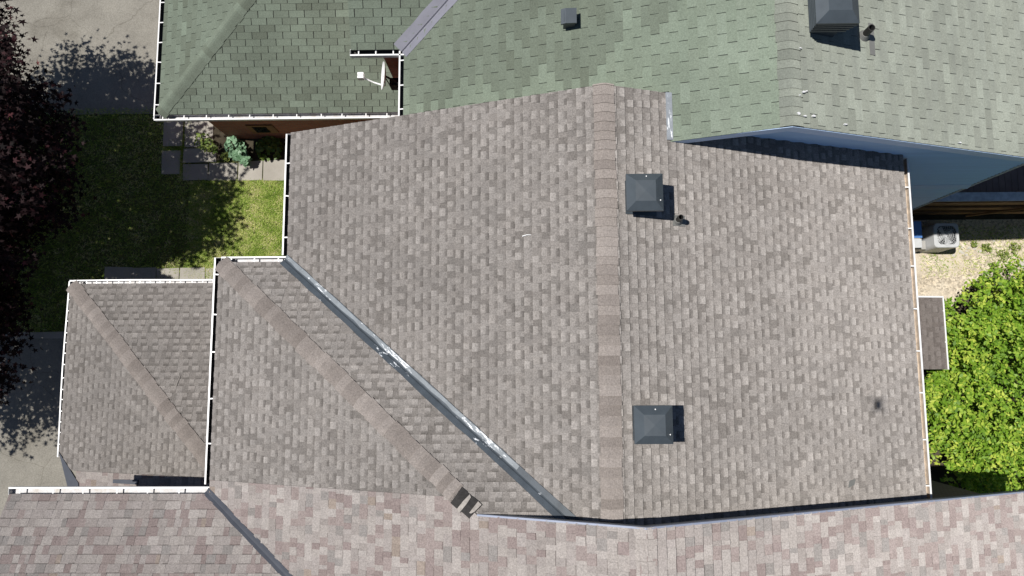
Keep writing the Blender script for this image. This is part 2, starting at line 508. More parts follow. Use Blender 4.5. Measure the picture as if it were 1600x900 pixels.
def gutter(name, parent, p0, p1, outward, spacing=.6, seed=1, depth=.10, width=.125, end0=True, end1=True, debris=False, strap_w=.022, wavy=0.0, dark=False):
    """white U gutter from p0 to p1 (fascia line at roof edge height); outward = horizontal unit direction"""
    rnd = random.Random(seed)
    p0, p1, o = Vector(p0), Vector(p1), Vector(outward).normalized()
    d = (p1-p0).normalized(); L = (p1-p0).length
    up = Vector((0, 0, 1))
    mb = MB()
    N = max(1, int(L/.6))
    def ring(s):
        w = wavy*math.sin(s*1.7+seed)
        c = p0 + d*s - up*.035 + o*w
        prof = [(.0, .0), (.004, .0), (.004, -depth), (width-.012, -depth), (width-.006, -.01), (width-.024, -.004), (width-.024, .007), (width+.004, .007), (width+.004, -.03), (width-.004, -depth-.004), (0, -depth-.004)]
        return [c + o*x + up*y for x, y in prof]
    R = [ring(L*i/N) for i in range(N+1)]
    for i in range(N):
        n = len(R[0])
        for k in range(n):
            l = (k+1) % n
            mb.face([R[i][k], R[i][l], R[i+1][l], R[i+1][k]], 1 if k in (1, 2, 3, 4) else 0)
    for flag, r, sgn in ((end0, R[0], -1), (end1, R[-1], 1)):
        if flag:
            c = [r[0], r[7], r[9], r[10]]
            mb.prism(c, d*(.004*sgn), 0)
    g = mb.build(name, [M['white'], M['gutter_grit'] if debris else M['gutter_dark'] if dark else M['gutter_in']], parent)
    s = spacing*rnd.uniform(.3, .8)
    while s < L-.05:
        hb = MB()
        c = p0 + d*s + o*(wavy*math.sin(s*1.7+seed))
        a, b = c - o*.01 - up*.026, c + o*(width-.01) - up*.024
        tilt = d*rnd.uniform(-.012, .012)
        hb.prism([a - d*strap_w/2, a + d*strap_w/2, b + d*strap_w/2 + tilt, b - d*strap_w/2 + tilt], -up*.005, 0)
        hb.build('hanger', M['white'], g)
        s += spacing*rnd.uniform(.88, 1.12)
    if debris:
        db = MB()
        for _ in range(int(L*60)):
            c = p0 + d*rnd.uniform(0, L) + o*rnd.uniform(.01, width-.035) - up*(depth+.03-rnd.uniform(.0, .012))
            a = rnd.uniform(0, 6.28); q = Vector((math.cos(a), math.sin(a), 0)); r = Vector((-q.y, q.x, 0))
            l = rnd.uniform(.008, .035)
            db.face([c - q*l, c + r*.006, c + q*l + up*rnd.uniform(0, .01), c - r*.006], 0, (rnd.random(), .5, .5))
        x = db.build('leaf_litter', M['litter'], g); x['kind'] = 'stuff'
    return g
M['litter'] = leaf_mat('dry_litter', [(0, (.14, .085, .04)), (1, (.42, .30, .16))], .1, .8)

def wall_loop(name, parent, loop, mat, z0=0.0):
    """vertical walls round a footprint: loop of (x, y, ztop)"""
    mb = MB()
    n = len(loop)
    for i in range(n):
        a, b = loop[i], loop[(i+1) % n]
        mb.face([(a[0], a[1], z0), (b[0], b[1], z0), (b[0], b[1], b[2]), (a[0], a[1], a[2])], 0)
    return mb.build(name, mat, parent)

# ================================================================== THE BROWN ROOFED HOUSE (middle)
sA = .3736
A = Slope(EAVE + sA*4.19, sA, 0)                      # front main slope, falls to the left
RB = Slope(7.515 + .3648*1.20, -.3648, 0)            # rear slope, falls to the right
B = Slope(EAVE + .375*5.383, .375, 0)                # projecting front slope shared with the next house
sC = .443
C = Slope(EAVE + sC*1.90, 0, -sC)                    # side slope between hip and valley
H0, H1 = (-5.383, 1.90), (-.70, -2.06)               # hip
V0, V1 = (-4.19, 1.90), (.53, -2.08)                 # valley
YP, YU = -2.08, -2.25                                           # party line with the pink house
YT = 4.19                                            # party line with the green house
house = empty('detached_house', (0, 1, 0), 'house in the middle under a brown grey shingled roof with two dark square vents', 'house')
polyA = [(-4.19+.05, YT), (-4.19+.05, 1.90), V1, (.70, YU), (1.2, YU), (1.2, YT)]
polyA = beside(ccw(polyA), V0, V1, .07)
shingle_slope('front_roof_slope', house, A, [ccw(polyA)], M['brown'], seed=3)
shingle_slope('rear_roof_slope', house, RB, [ccw([(1.2, YT), (1.2, YU), (2.26, YU), (2.26, YT)]), ccw([(2.26, 3.68), (2.26, YU), (6.60, YU), (6.60, 3.68)])], M['brown'], seed=5)
polyB = ccw([(H0[0]+.05, 1.88), (-.93, -1.85), (H0[0]+.05, -1.85)])
shingle_slope('projecting_roof_slope', house, B, [polyB], M['brown'], seed=9)
polyC = ccw(beside(ccw([(-5.33, 1.86), (-4.19, 1.86), V1, H1]), V1, V0, .07))
shingle_slope('side_roof_slope', house, C, [polyC, ccw([(-.44, -2.075), (.40, -2.075), (.40, YU), (-.44, YU)])], M['brown'], seed=13)
ridge_cap('ridge_cap', house, (1.2, YU, 7.515), (1.2, YT+.02, 7.515), A, RB, M['brown_cap'], hw=.16, seed=4)
zh = lambda p: B.z(*p)
hq = lambda k: (H0[0]+(H1[0]-H0[0])*k, H0[1]+(H1[1]-H0[1])*k)
def on_hip(k, h=0): x, y = hq(k); return (x, y, B.z(x, y)+h)
ridge_cap('hip_cap', house, on_hip(.012), on_hip(.935), B, C, M['brown_cap'], hw=.15, seed=8)
VX = (V1[0]+.18, V1[1]-.155)
valley('valley_flashing', house, (*V0, EAVE), (VX[0], VX[1], A.z(*VX)), A, C, M['flash'], wa=.115, wb=.105, lift=.021, rib=-.010)
vs_ = bpy.data.objects['valley_flashing']
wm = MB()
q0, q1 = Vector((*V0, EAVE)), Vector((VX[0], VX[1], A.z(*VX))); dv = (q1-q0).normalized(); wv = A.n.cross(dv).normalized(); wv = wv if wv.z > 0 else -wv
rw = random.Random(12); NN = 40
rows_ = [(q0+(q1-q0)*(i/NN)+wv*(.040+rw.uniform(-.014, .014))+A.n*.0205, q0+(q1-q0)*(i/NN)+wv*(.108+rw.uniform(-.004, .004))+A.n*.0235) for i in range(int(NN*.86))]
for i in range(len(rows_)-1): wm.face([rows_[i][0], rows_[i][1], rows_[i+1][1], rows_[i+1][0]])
wm.build('worn_sheen_strip', M['worn'], vs_)  # scraped edge and painted sheen on the sunward half of the valley
# bare end of the hip where the caps are torn away: black felt and scraps of shingle
def hip_patch(name, k0, k1, mat, wa, wb, lift, jag=0.0, seed=0):
    rnd = random.Random(seed)
    p0, p1 = Vector(on_hip(k0)), Vector(on_hip(k1)); d = (p1-p0).normalized()
    def side(sl):
        w = sl.n.cross(d).normalized(); return w if w.z < 0 else -w
    a, b = side(B), side(C); n = (B.n+C.n).normalized()
    j = lambda: rnd.uniform(-jag, jag)
    mb = MB()
    r0 = [p0+a*wa+B.n*lift+d*j(), p0+n*lift+d*j(), p0+b*wb+C.n*lift+d*j()]
    r1 = [p1+a*(wa+j())+B.n*lift+d*j(), p1+n*lift+d*j(), p1+b*(wb+j())+C.n*lift+d*j()]
    for k in range(2): mb.prism([r0[k], r0[k+1], r1[k+1], r1[k]], n*-.006)
    return mb.build(name, mat, house)
hip_patch('bare_felt', .935, .968, M['felt'], .16, .12, .020, .012, 2)
hip_patch('bare_felt', .966, .995, M['felt'], .14, .13, .018, .014, 4)
hip_patch('torn_shingle', .957, .966, M['tan_scrap'], .15, .12, .032, .022, 5)
hip_patch('torn_shingle', .984, .993, M['tan_scrap'], .06, .13, .032, .02, 6)
# gutters
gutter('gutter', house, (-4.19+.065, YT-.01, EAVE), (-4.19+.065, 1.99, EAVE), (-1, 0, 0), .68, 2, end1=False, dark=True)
gutter('gutter', house, (-5.383+.065, 1.84, EAVE), (-4.10, 1.84, EAVE), (0, 1, 0), .42, 3)
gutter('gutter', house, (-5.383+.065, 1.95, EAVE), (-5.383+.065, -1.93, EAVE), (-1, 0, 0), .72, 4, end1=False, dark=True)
gutter('gutter', house, (6.595, 3.62, EAVE+.03), (6.595, YU, EAVE+.03), (1, 0, 0), .74, 6, debris=True)
# walls below the eaves
wall_loop('brick_walls', house, [(-5.0, 1.55, 5.45), (-3.85, 1.55, 5.45), (-3.85, YT-.04, A.z(-3.85, 0)-.17), (1.2, YT-.04, 7.515-.17), (2.24, YT-.04, RB.z(2.24, 0)-.17), (2.24, 3.62, RB.z(2.24, 0)-.17), (6.25, 3.62, RB.z(6.25, 0)-.17), (6.25, YU+.02, RB.z(6.25, 0)-.17), (1.2, YU+.02, 7.515-.17), (.5, YU+.02, C.z(0, YP)-.17), (-.7, YU+.02, C.z(0, YP)-.17), (-5.0, YU+.02, 5.45)], M['brick_tan'])

# ---- roof vents: square hood with chamfered rim on a narrower neck
def roof_vent(parent, x0, y0, x1, y1, zr, slope, zt=None, flat=.10, neck=.09):
    cx, cy = (x0+x1)/2, (y0+y1)/2
    v = MB()
    lo = min(slope.z(x, y) for x in (x0, x1) for y in (y0, y1)) - .03
    nk = [(x0+neck, y0+neck), (x1-neck, y0+neck), (x1-neck, y1-neck), (x0+neck, y1-neck)]
    v.prism([(x, y, zr-.01) for x, y in nk], (0, 0, 0), 0) if 0 else None
    for i in range(4):
        a, b = nk[i], nk[(i+1) % 4]
        v.face([(a[0], a[1], slope.z(*a)-.02), (b[0], b[1], slope.z(*b)-.02), (b[0], b[1], zr), (a[0], a[1], zr)])
    root = v.build('roof_vent', M['dark_metal'], parent)
    fl = MB()
    e = .07
    fl.prism([slope.P(x, y, .017) for x, y in ((x0+neck-e, y0+neck-e), (x1-neck+e, y0+neck-e), (x1-neck+e, y1-neck+e), (x0+neck-e, y1-neck+e))], slope.n*-.004)
    fl.build('base_flashing', M['dark_metal'], root)
    h = MB()
    rim = .05; ins = .12
    out = [(x0, y0), (x1, y0), (x1, y1), (x0, y1)]
    inn = [(x0+ins, y0+ins), (x1-ins, y0+ins), (x1-ins, y1-ins), (x0+ins, y1-ins)]
    sl = slope
    Z0, Z1, Z2 = zr-rim, zr, zr+flat
    for i in range(4):
        j = (i+1) % 4
        a, b, c, d_ = out[i], out[j], inn[j], inn[i]
        h.face([(*a, Z0), (*b, Z0), (*b, Z1), (*a, Z1)])
        h.face([(*a, Z1), (*b, Z1), (*c, Z2), (*d_, Z2)])
        h.face([(*a, Z0), (*d_, Z0), (*c, Z0), (*b, Z0)])
    # shallow pyramid top plate
    tp = [(*p, Z2) for p in inn]
    for i in range(4): h.face([tp[i], tp[(i+1) % 4], (cx, cy, Z2+.006)])
    h.build('hood', M['dark_metal'], root)
    lv = MB()
    for k in range(2):
        zz = zr - .09 - k*.07
        q = neck - .02
        lv.prism([(x0+q, y0+q, zz), (x1-q, y0+q, zz), (x1-q, y1-q, zz), (x0+q, y1-q, zz)], (0, 0, -.012))
    lv.build('louvre', M['black'], root)
    for k, (sx, sy) in enumerate(((x1-.05, (y0+y1)/2-.13), ((x0+x1)/2+.02, y1-.05))):
        sc = MB(); sc.tube([(sx, sy, zr+.02), (sx, sy, zr+.052)], .009, 8); sc.build('screw', M['white'], root)
    return root
roof_vent(house, 1.465, 2.225, 1.99, 2.765, 7.715, RB)
roof_vent(house, 1.50, -1.045, 2.03, -.52, 7.715, RB)
def vent_pipe(parent, slope, x, y, h, r=.042, plate=.13, tall_plate=None, tilt=(0, 0)):
    mb = MB()
    z = slope.z(x, y)
    top = Vector((x+tilt[0], y+tilt[1], z+h))
    mb.tube([(x, y, z-.02), top], r, 16, cap=False)
    mb.tube([top, Vector((x, y, z+.02))], r*.82, 16, mi=1, cap=False)
    # rim ring
    n = 16
    for k in range(n):
        a, b = 2*math.pi*k/n, 2*math.pi*(k+1)/n
        mb.face([top+Vector((math.cos(a)*r, math.sin(a)*r, 0)), top+Vector((math.cos(b)*r, math.sin(b)*r, 0)), top+Vector((math.cos(b)*r*.82, math.sin(b)*r*.82, 0)), top+Vector((math.cos(a)*r*.82, math.sin(a)*r*.82, 0))], 0)
    p = mb.build('vent_pipe', [M['abs'], M['black']], parent)
    b = MB()
    b.tube([(x, y, z-.01), (x+tilt[0]*.2, y+tilt[1]*.2, z+.09)], [r+.045, r+.008], 16)
    b.build('rubber_boot', M['rubber'], p)
    f = MB()
    if tall_plate:
        (xa, ya), (xb, yb) = tall_plate
    else: (xa, ya), (xb, yb) = (x-plate*.75, y-plate*.75), (x+plate*1.05, y+plate*.75)
    f.prism([slope.P(xa, ya, .02), slope.P(xb, ya, .02), slope.P(xb, yb, .02), slope.P(xa, yb, .02)], slope.n*-.005)
    f.build('base_flashing', M['rubber'], p)
    return p
vent_pipe(house, RB, 2.31, 2.20, .26, plate=.11)
pt = MB()
q = [RB.P(5.08, -1.90, .016), RB.P(5.20, -1.86, .016), RB.P(5.225, -1.77, .016), RB.P(5.11, -1.79, .016)]
pt.prism(q, RB.n*-.004); pt.build('tar_patch', M['rubber'], house)
# ---- porch roof of the brown house (one storey, front left)
sP = .30
P1 = Slope(2.75 + sP*9.80, sP, 0)
P2 = Slope(2.75 + sP*1.90, 0, -sP)
shingle_slope('porch_front_slope', house, P1, [ccw([(-9.74, 1.84), (-9.74, -1.78), (-9.52, -2.06), (-5.84, -2.06)])], M['brown'], seed=21)
shingle_slope('porch_side_slope', house, P2, [ccw([(-9.74, 1.84), (-5.84, -2.06), (-5.02, -2.06), (-5.02, 1.84)])], M['brown'], seed=22)
ridge_cap('porch_hip_cap', house, (-9.72, 1.82, P1.z(-9.72, 0)), (-5.9, -2.0, P1.z(-5.9, 0)), P1, P2, M['brown_cap'], hw=.15, seed=17, tones=(.35, .95))
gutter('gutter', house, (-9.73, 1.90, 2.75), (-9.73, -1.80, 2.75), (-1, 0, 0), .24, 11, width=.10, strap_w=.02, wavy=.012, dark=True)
gutter('gutter', house, (-9.80, 1.83, 2.75), (-5.02, 1.83, 2.75), (0, 1, 0), .24, 12, width=.10, strap_w=.02, wavy=.006)
pw = MB()
for x, y in ((-9.4, 1.5), (-9.4, -1.5)):
    pw.box((x-.15, y-.15, 0), (x+.15, y+.15, 2.72))
    pw.build('porch_post', M['brick_tan'], house); pw = MB()
# ---- small rear porch roof
P4 = Slope(2.92 + .16*8.0, -.16, 0)
shingle_slope('rear_porch_roof', house, P4, [ccw([(6.3, -.06), (6.3, 1.42), (8.70, 1.42), (8.70, -.06)])], M['brown_dark'], seed=31)
gutter('gutter', house, (8.66, 1.42, P4.z(8.66, 0)), (8.66, -.06, P4.z(8.66, 0)), (1, 0, 0), .62, 13, debris=True, width=.10)
db = MB(); db.box((6.3, 1.423, 2.72), (8.70, 1.45, 2.86), M=None)
zz = MB(); zz.prism([(6.3, 1.423, P4.z(6.3, 0)+.02), (8.74, 1.423, P4.z(8.74, 0)+.02), (8.74, 1.455, P4.z(8.74, 0)+.02), (6.3, 1.455, P4.z(6.3, 0)+.02)], (0, 0, -.14))
zz.build('porch_fascia', M['white'], house)
for y in (0.1, 1.25):
    pp = MB(); pp.box((8.45, y-.05, 0), (8.55, y+.05, P4.z(8.5, 0)-.16)); pp.build('porch_post', M['white'], house)

# ================================================================== THE PINK ROOFED HOUSE (bottom)
pink = empty('semi_detached_house', (0, -5, 0), 'house along the bottom edge with a pink and beige shingled roof and slate grey valley', 'house')
PKX, PKZ = 1.56, B.z(1.56, 0)
RP = Slope(PKZ + .395*PKX, -.395, 0)
YF = -6.6
sD = .50
D = Slope(EAVE - sD*2.03, 0, -sD)
W0 = (-5.383, -2.03)
kq = sD/.375
W1 = (W0[0] + kq*3.4, W0[1] - 3.4)
polyPB = ccw([(-5.33, -1.853), (-.93, -1.853), (-.66, YP-.0), (PKX, YP), (PKX, YF), W1, W0, (-5.33, -2.0)])
polyPBs = [ccw([(-5.33, -1.853), (-.93, -1.853), (-.70, YP), (-5.33, YP)]), ccw([(-5.33, YP), (PKX, YP), (PKX, -5.43), (W1[0], -5.43), W0])]
polyPBs = [polyPBs[0], ccw(beside(polyPBs[1], W1, W0, .06))] if len(beside(polyPBs[1], W1, W0, .06)) > 2 and sum(p[0] for p in beside(polyPBs[1], W1, W0, .06))/len(beside(polyPBs[1], W1, W0, .06)) > -3 else [polyPBs[0], ccw(beside(polyPBs[1], W0, W1, .06))]
shingle_slope('front_roof_slope', pink, B, polyPBs, M['pink'], 'blend', seed=41)
shingle_slope('rear_roof_slope', pink, RP, [ccw([(PKX, YP), (PKX, -5.43), (8.6, -5.43), (8.6, YP)])], M['pink'], 'blend', seed=42)
polyD = ccw([(-8.74, -2.08), (-5.36, -2.08), W1, (-8.74, -5.43)])
b1, b2 = beside(polyD, W0, W1, .06), beside(polyD, W1, W0, .06)
polyD = max((b1, b2), key=lambda p: -min(q[0] for q in p) if p else -99)
shingle_slope('gable_roof_slope', pink, D, [ccw(polyD)], M['pink'], 'blend', seed=43)
valley('valley_flashing', pink, (*W0, EAVE), (W1[0], W1[1], B.z(*W1)), B, D, M['flash_clean'], wa=.07, wb=.075)
ridge_cap('ridge_cap', pink, (PKX, YP, PKZ), (PKX, -5.43, PKZ), B, RP, M['pink_cap'] if 'pink_cap' in M else M['pink'], hw=.15, seed=44, tones=(.0, .4), lift=.006, edge=.009)
gutter('gutter', pink, (-8.80, -2.10, EAVE), (-5.34, -2.10, EAVE), (0, 1, 0), .55, 14)
# pale metal drip edge along the rake
de = MB()
for (x0, x1, sl) in ((-.70, PKX, B), (PKX, 8.6, RP)):
    a, b = Vector((x0, YP, sl.z(x0, 0))), Vector((x1, YP, sl.z(x1, 0)))
    de.prism([a+Vector((0, -.012, .016)), b+Vector((0, -.012, .016)), b+Vector((0, .012, .008)), a+Vector((0, .012, .008))], (0, 0, -.06))
de.build('drip_edge', M['drip'], pink)
wall_loop('brick_walls', pink, [(-8.4, -2.45, 5.3), (-5.0, -2.45, 5.3), (-5.0, -2.29, 5.3), (-.7, -2.29, B.z(-.7, 0)-.16), (PKX, -2.29, PKZ-.16), (8.2, -2.29, RP.z(8.2, 0)-.16), (8.2, -5.4, RP.z(8.2, 0)-.16), (PKX, -5.4, PKZ-.16), (-1.3, -5.4, B.z(-1.3, 0)-.3), (-8.4, -5.4, D.z(0, -5.4)-.3)], M['brick_tan'])
# lower porch roof of the pink house, under the gable eave, with its own metal valley
shingle_slope('porch_roof_slope', pink, P1, [ccw([(-9.26, -2.065), (-5.02, -2.065), (-5.02, -4.2), (-9.2, -4.2)])], M['pink'], 'blend', seed=46)
vf = MB()
vf.prism([P1.P(-9.73, -1.70, .024), P1.P(-9.42, -2.46, .024), P1.P(-9.14, -2.5, .024), P1.P(-9.18, -2.30, .024)], P1.n*-.03)
vf.build('porch_valley', M['flash_clean'], pink)
sf = MB(); sf.prism([P1.P(-8.3, -2.19, .03), P1.P(-8.3, -2.26, .04), P1.P(-7.7, -2.26, .04), P1.P(-7.7, -2.17, .03)], (0, 0, -.06)); sf.build('step_flashing', M['flash_clean'], pink)

# ================================================================== THE GREEN ROOFED HOUSE (top)
green = empty('detached_house', (4, 7, 0), 'house along the top edge under a worn green shingled roof', 'house')
sG = .3703
GX, GZ = 3.87, EAVE + .3703*(3.87+2.19)
G1 = Slope(EAVE + sG*2.19, sG, 0)
G2 = Slope(GZ + .372*GX, -.372, 0)
sE = .40
E = Slope(EAVE - sE*5.68, 0, sE)
YR = 3.44
YB = 8.2
VE0 = (-2.19, 5.68); VE1 = (-2.19 + (YB-5.68)*sE/sG, YB)
def tone_g1(t, x, y):
    # newer, paler shingles were laid along the edge beside the brown roof
    lim = 4.75 + .22*math.sin(x*5.1) + (.55 if 1.6 < x < 3.9 else 0) + .5*max(0, min(1, (x-1.2)/2))
    return .30 + t*.35 + (.28 if y < lim else 0) + (.06 if x > 2.6 else 0)
pG1a = ccw([(-2.14, YT+.03), (2.24, YT+.03), (2.24, YB), VE1, (-2.14, 5.68)])
b1 = beside(pG1a, VE0, VE1, .05); b2 = beside(pG1a, VE1, VE0, .05)
pG1a = max((b1, b2), key=lambda p: max(q[0] for q in p) if p else -99)
shingle_slope('front_roof_slope', green, G1, [ccw(pG1a), ccw([(2.24, YR-.02), (GX, YR), (GX, YB), (2.24, YB)])], M['green'], 'tab', seed=51, tone=tone_g1, edge='fascia_blue')
shingle_slope('rear_roof_slope', green, G2, [ccw([(GX, YR), (GX, YB), (9.9, YB), (9.9, YR)])], M['green_grey'], 'tab', seed=52, edge='fascia_blue')
pE = ccw([(-3.10, 5.72), (-2.19, 5.72), VE1, (-3.10, YB)])
b1 = beside(pE, VE0, VE1, .05); b2 = beside(pE, VE1, VE0, .05)
pE = max((b1, b2), key=lambda p: -min(q[0] for q in p) + (5 if any(abs(q[0]+3.1) < .01 for q in p) else 0) if p else -99)
shingle_slope('dormer_roof_slope', green, E, [ccw(pE)], M['green'], 'tab', seed=53, tone=lambda t, x, y: .36+.4*t)
valley('valley_flashing', green, (*VE0, EAVE), (VE1[0], VE1[1], G1.z(*VE1)), G1, E, M['flash_green'], wa=.16, wb=.19, rib=.03)
ridge_cap('ridge_cap', green, (GX, YR, GZ), (GX, YB, GZ), G1, G2, M['green_grey'], hw=.17, seed=54, tones=(.2, .8))
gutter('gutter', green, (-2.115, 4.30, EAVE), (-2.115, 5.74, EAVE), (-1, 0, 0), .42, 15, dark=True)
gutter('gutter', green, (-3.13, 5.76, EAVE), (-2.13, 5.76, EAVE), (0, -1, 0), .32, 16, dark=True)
# low front wing
sF = .37
F = Slope(2.66 - sF*5.56, 0, sF)
GW = Slope(2.66 + sF*8.14, sF, 0)
pF = ccw([(-8.08, 5.62), (-1.95, 5.62), (-1.95, 8.75), (-4.95, 8.75)])
shingle_slope('wing_side_slope', green, F, [pF], M['green'], 'tab', seed=55, tone=lambda t, x, y: .2+t*.75)
shingle_slope('wing_front_slope', green, GW, [ccw([(-8.08, 5.62), (-4.95, 8.75), (-8.08, 8.75)])], M['green'], 'tab', seed=56, tone=lambda t, x, y: .2+t*.7)
ridge_cap('hip_cap', green, (-8.06, 5.64, F.z(0, 5.64)), (-4.96, 8.74, F.z(0, 8.74)), GW, F, M['green'], hw=.16, seed=57, tones=(.4, .62), lift=.007)
gutter('gutter', green, (-8.21, 5.635, 2.66), (-1.98, 5.635, 2.66), (0, -1, 0), .5, 18)
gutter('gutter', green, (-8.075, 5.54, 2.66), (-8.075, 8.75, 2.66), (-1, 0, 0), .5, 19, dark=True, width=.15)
wall_loop('wing_walls', green, [(-7.6, 5.95, 2.55), (-1.9, 5.95, 2.55), (-1.9, 8.7, 2.6), (-7.6, 8.7, 2.6)], M['brick'])
wall_loop('brick_walls', green, [(-1.85, 4.24, G1.z(-1.85, 0)-.16), (2.28, 4.24, G1.z(2.28, 0)-.16), (2.28, 8.1, G1.z(2.28, 0)-.16), (-2.75, 8.1, 5.9), (-2.75, 6.1, 5.5), (-1.85, 6.1, 5.5)], M['brick'])
wall_loop('rear_walls', green, [(9.128, 3.70, 5.6), (9.128, 8.1, 5.6), (2.4, 8.1, 7.0), (2.4, 3.70, 6.9)], M['siding'])
sd = MB()
rows = 0
z = .05
while z < GZ - .2:
    h = .105
    x0, x1 = 2.3, 9.13
    zt = z + h
    if zt > G1.z(2.3, 0)-.17: x0 = max(x0, (zt+.17-G1.a)/sG)
    if zt > G2.z(9.13, 0)-.17: x1 = min(x1, (G2.a-.17-zt)/.372)
    if x1 > x0:
        wide = 2.58 < z < 2.70 or 3.30 < z < 3.42
        yb, yt_ = (3.682 - .030, 3.682 - .002)
        sd.face([(x0, yb, z), (x1, yb, z), (x1, yt_, zt), (x0, yt_, zt)])
        sd.face([(x0, yt_, zt), (x1, yt_, zt), (x1, yb, zt+.0005), (x0, yb, zt+.0005)])
    z = zt
side = sd.build('siding_wall', M['siding'], green)
bt = MB(); bt.prism([(2.4, 3.618, 3.30), (9.10, 3.618, 3.30), (9.10, 3.656, 3.47), (2.4, 3.656, 3.47)], (0, .02, 0)); bt.build('trim_band', M['fascia_blue'], side)
bt = MB(); bt.box((9.085, 3.65, .05), (9.155, 3.72, 5.55)); bt.build('corner_trim', M['grey_wood'], side)
fb = MB()
for (x0, x1, sl) in ((2.24, GX, G1), (GX, 9.9, G2)):
    a, b = Vector((x0, YR-.004, sl.z(x0, 0)-.012)), Vector((x1, YR-.004, sl.z(x1, 0)-.012))
    fb.prism([a+Vector((0, -.006, 0)), b+Vector((0, -.006, 0)), b, a], (0, 0, -.19))
fb.build('rake_fascia', M['fascia_blue'], green)
so = MB()
for (x0, x1, sl) in ((2.24, GX, G1), (GX, 9.9, G2)):
    a, b = Vector((x0, YR, sl.z(x0, 0)-.175)), Vector((x1, YR, sl.z(x1, 0)-.175))
    so.prism([a, b, b+Vector((0, .24, 0)), a+Vector((0, .24, 0))], (0, 0, -.015))
so.build('soffit', M['fascia_blue'], green)
ws = MB(); ws.prism([RB.P(2.175, YT-.0, .03), RB.P(2.175, YR, .03), RB.P(2.262, YR, .045), RB.P(2.262, YT, .045)], RB.n*-.03); ws.build('step_flashing', M['white_strip'], green)
rs = random.Random(8)
for (x, y) in ((4.03, 4.62), (4.10, 3.98), (4.05, 3.96), (3.95, 3.62), (4.05, 3.60), (4.2, 3.62), (3.98, 3.9), (4.75, 3.56), (6.9, 3.52)):
    sp_ = MB(); r_ = rs.uniform(.012, .035)
    sp_.prism([G2.P(x+math.cos(k*.9)*r_*rs.uniform(.5, 1.6), y+math.sin(k*.9)*r_*rs.uniform(.3, .8), .045) for k in range(7)], G2.n*-.03)
    sp_.build('sealant_spot', M['white'], green)
# basement window in the brick wing
bw = MB(); bw.box((-6.80, 5.915, .52), (-6.15, 5.948, 1.06)); w = bw.build('basement_window', M['wood'], green)
bw = MB(); bw.box((-6.68, 5.905, .60), (-6.33, 5.914, .98)); bw.build('window_pane', M['glass'], w)
# box vent on the front slope: slanted hood, open downhill
bx = MB()
x0, x1, y0, y1 = .66, .845, 5.535, 5.73
zb = G1.z(x1, 0) + .20
for (a, b) in (((x0+.0, y0), (x1, y0)), ((x1, y0), (x1, y1)), ((x1, y1), (x0, y1)), ((x0, y1), (x0, y0))):
    bx.face([(a[0], a[1], G1.z(*a)-.01), (b[0], b[1], G1.z(*b)-.01), (b[0], b[1], zb), (a[0], a[1], zb)])
bx.face([(x0, y0, zb), (x1, y0, zb), (x1, y1, zb), (x0, y1, zb)])
bv = bx.build('box_vent', M['dark_metal'], green)
bx = MB(); bx.prism([(x0-.045, y0-.03, zb-.03), (x0+.03, y0-.03, zb+.008), (x1+.02, y0-.03, zb+.012), (x1+.02, y1+.03, zb+.012), (x0+.03, y1+.03, zb+.008), (x0-.045, y1+.03, zb-.03)], (0, 0, -.035)); bx.build('hood', M['dark_metal'], bv)
bx = MB(); bx.box((x0-.008, y0+.05, G1.z(x0, 0)+.06), (x0-.002, y1-.05, G1.z(x0, 0)+.12)); bx.build('sunlit_spot', M['white'], bv)  # white plate standing in for the sunlit spot on the vent's side
# large louvred vent beside the ridge
lv = MB()
x0, x1, y0, y1 = 4.13, 4.735, 4.80, 5.42
zr = 8.10
for i, (a, b) in enumerate((((x0, y0), (x1, y0)), ((x1, y0), (x1, y1)), ((x1, y1), (x0, y1)), ((x0, y1), (x0, y0)))):
    a = (min(max(a[0], x0+.10), x1-.10), min(max(a[1], y0+.10), y1-.10)); b = (min(max(b[0], x0+.10), x1-.10), min(max(b[1], y0+.10), y1-.10))
    lv.face([(*a, G2.z(*a)-.02), (*b, G2.z(*b)-.02), (*b, zr), (*a, zr)])
L = lv.build('roof_vent', M['dark_metal'], green)
for k in range(4):
    m = MB(); e = .0 + k*.014
    zz = zr - .06 - k*.085
    m.prism([(x0+e, y0+e, zz), (x1-e, y0+e, zz), (x1-e, y1-e, zz), (x0+e, y1-e, zz)], (0, 0, -.03))
    m.build('louvre', M['dark_metal'], L)
m = MB(); ins = .14
out = [(x0, y0), (x1, y0), (x1, y1), (x0, y1)]; inn = [(x0+ins, y0+ins), (x1-ins, y0+ins), (x1-ins, y1-ins), (x0+ins, y1-ins)]
for i in range(4):
    j = (i+1) % 4
    m.face([(*out[i], zr-.04), (*out[j], zr-.04), (*out[j], zr), (*out[i], zr)])
    m.face([(*out[i], zr), (*out[j], zr), (*inn[j], zr+.11), (*inn[i], zr+.11)])
m.face([(*p, zr-.04) for p in out][::-1]); m.face([(*p, zr+.11) for p in inn])
m.build('hood', M['dark_metal'], L)
vent_pipe(green, G2, 5.20, 5.02, .27, r=.052, tall_plate=((5.29, 4.73), (5.385, 5.24)))

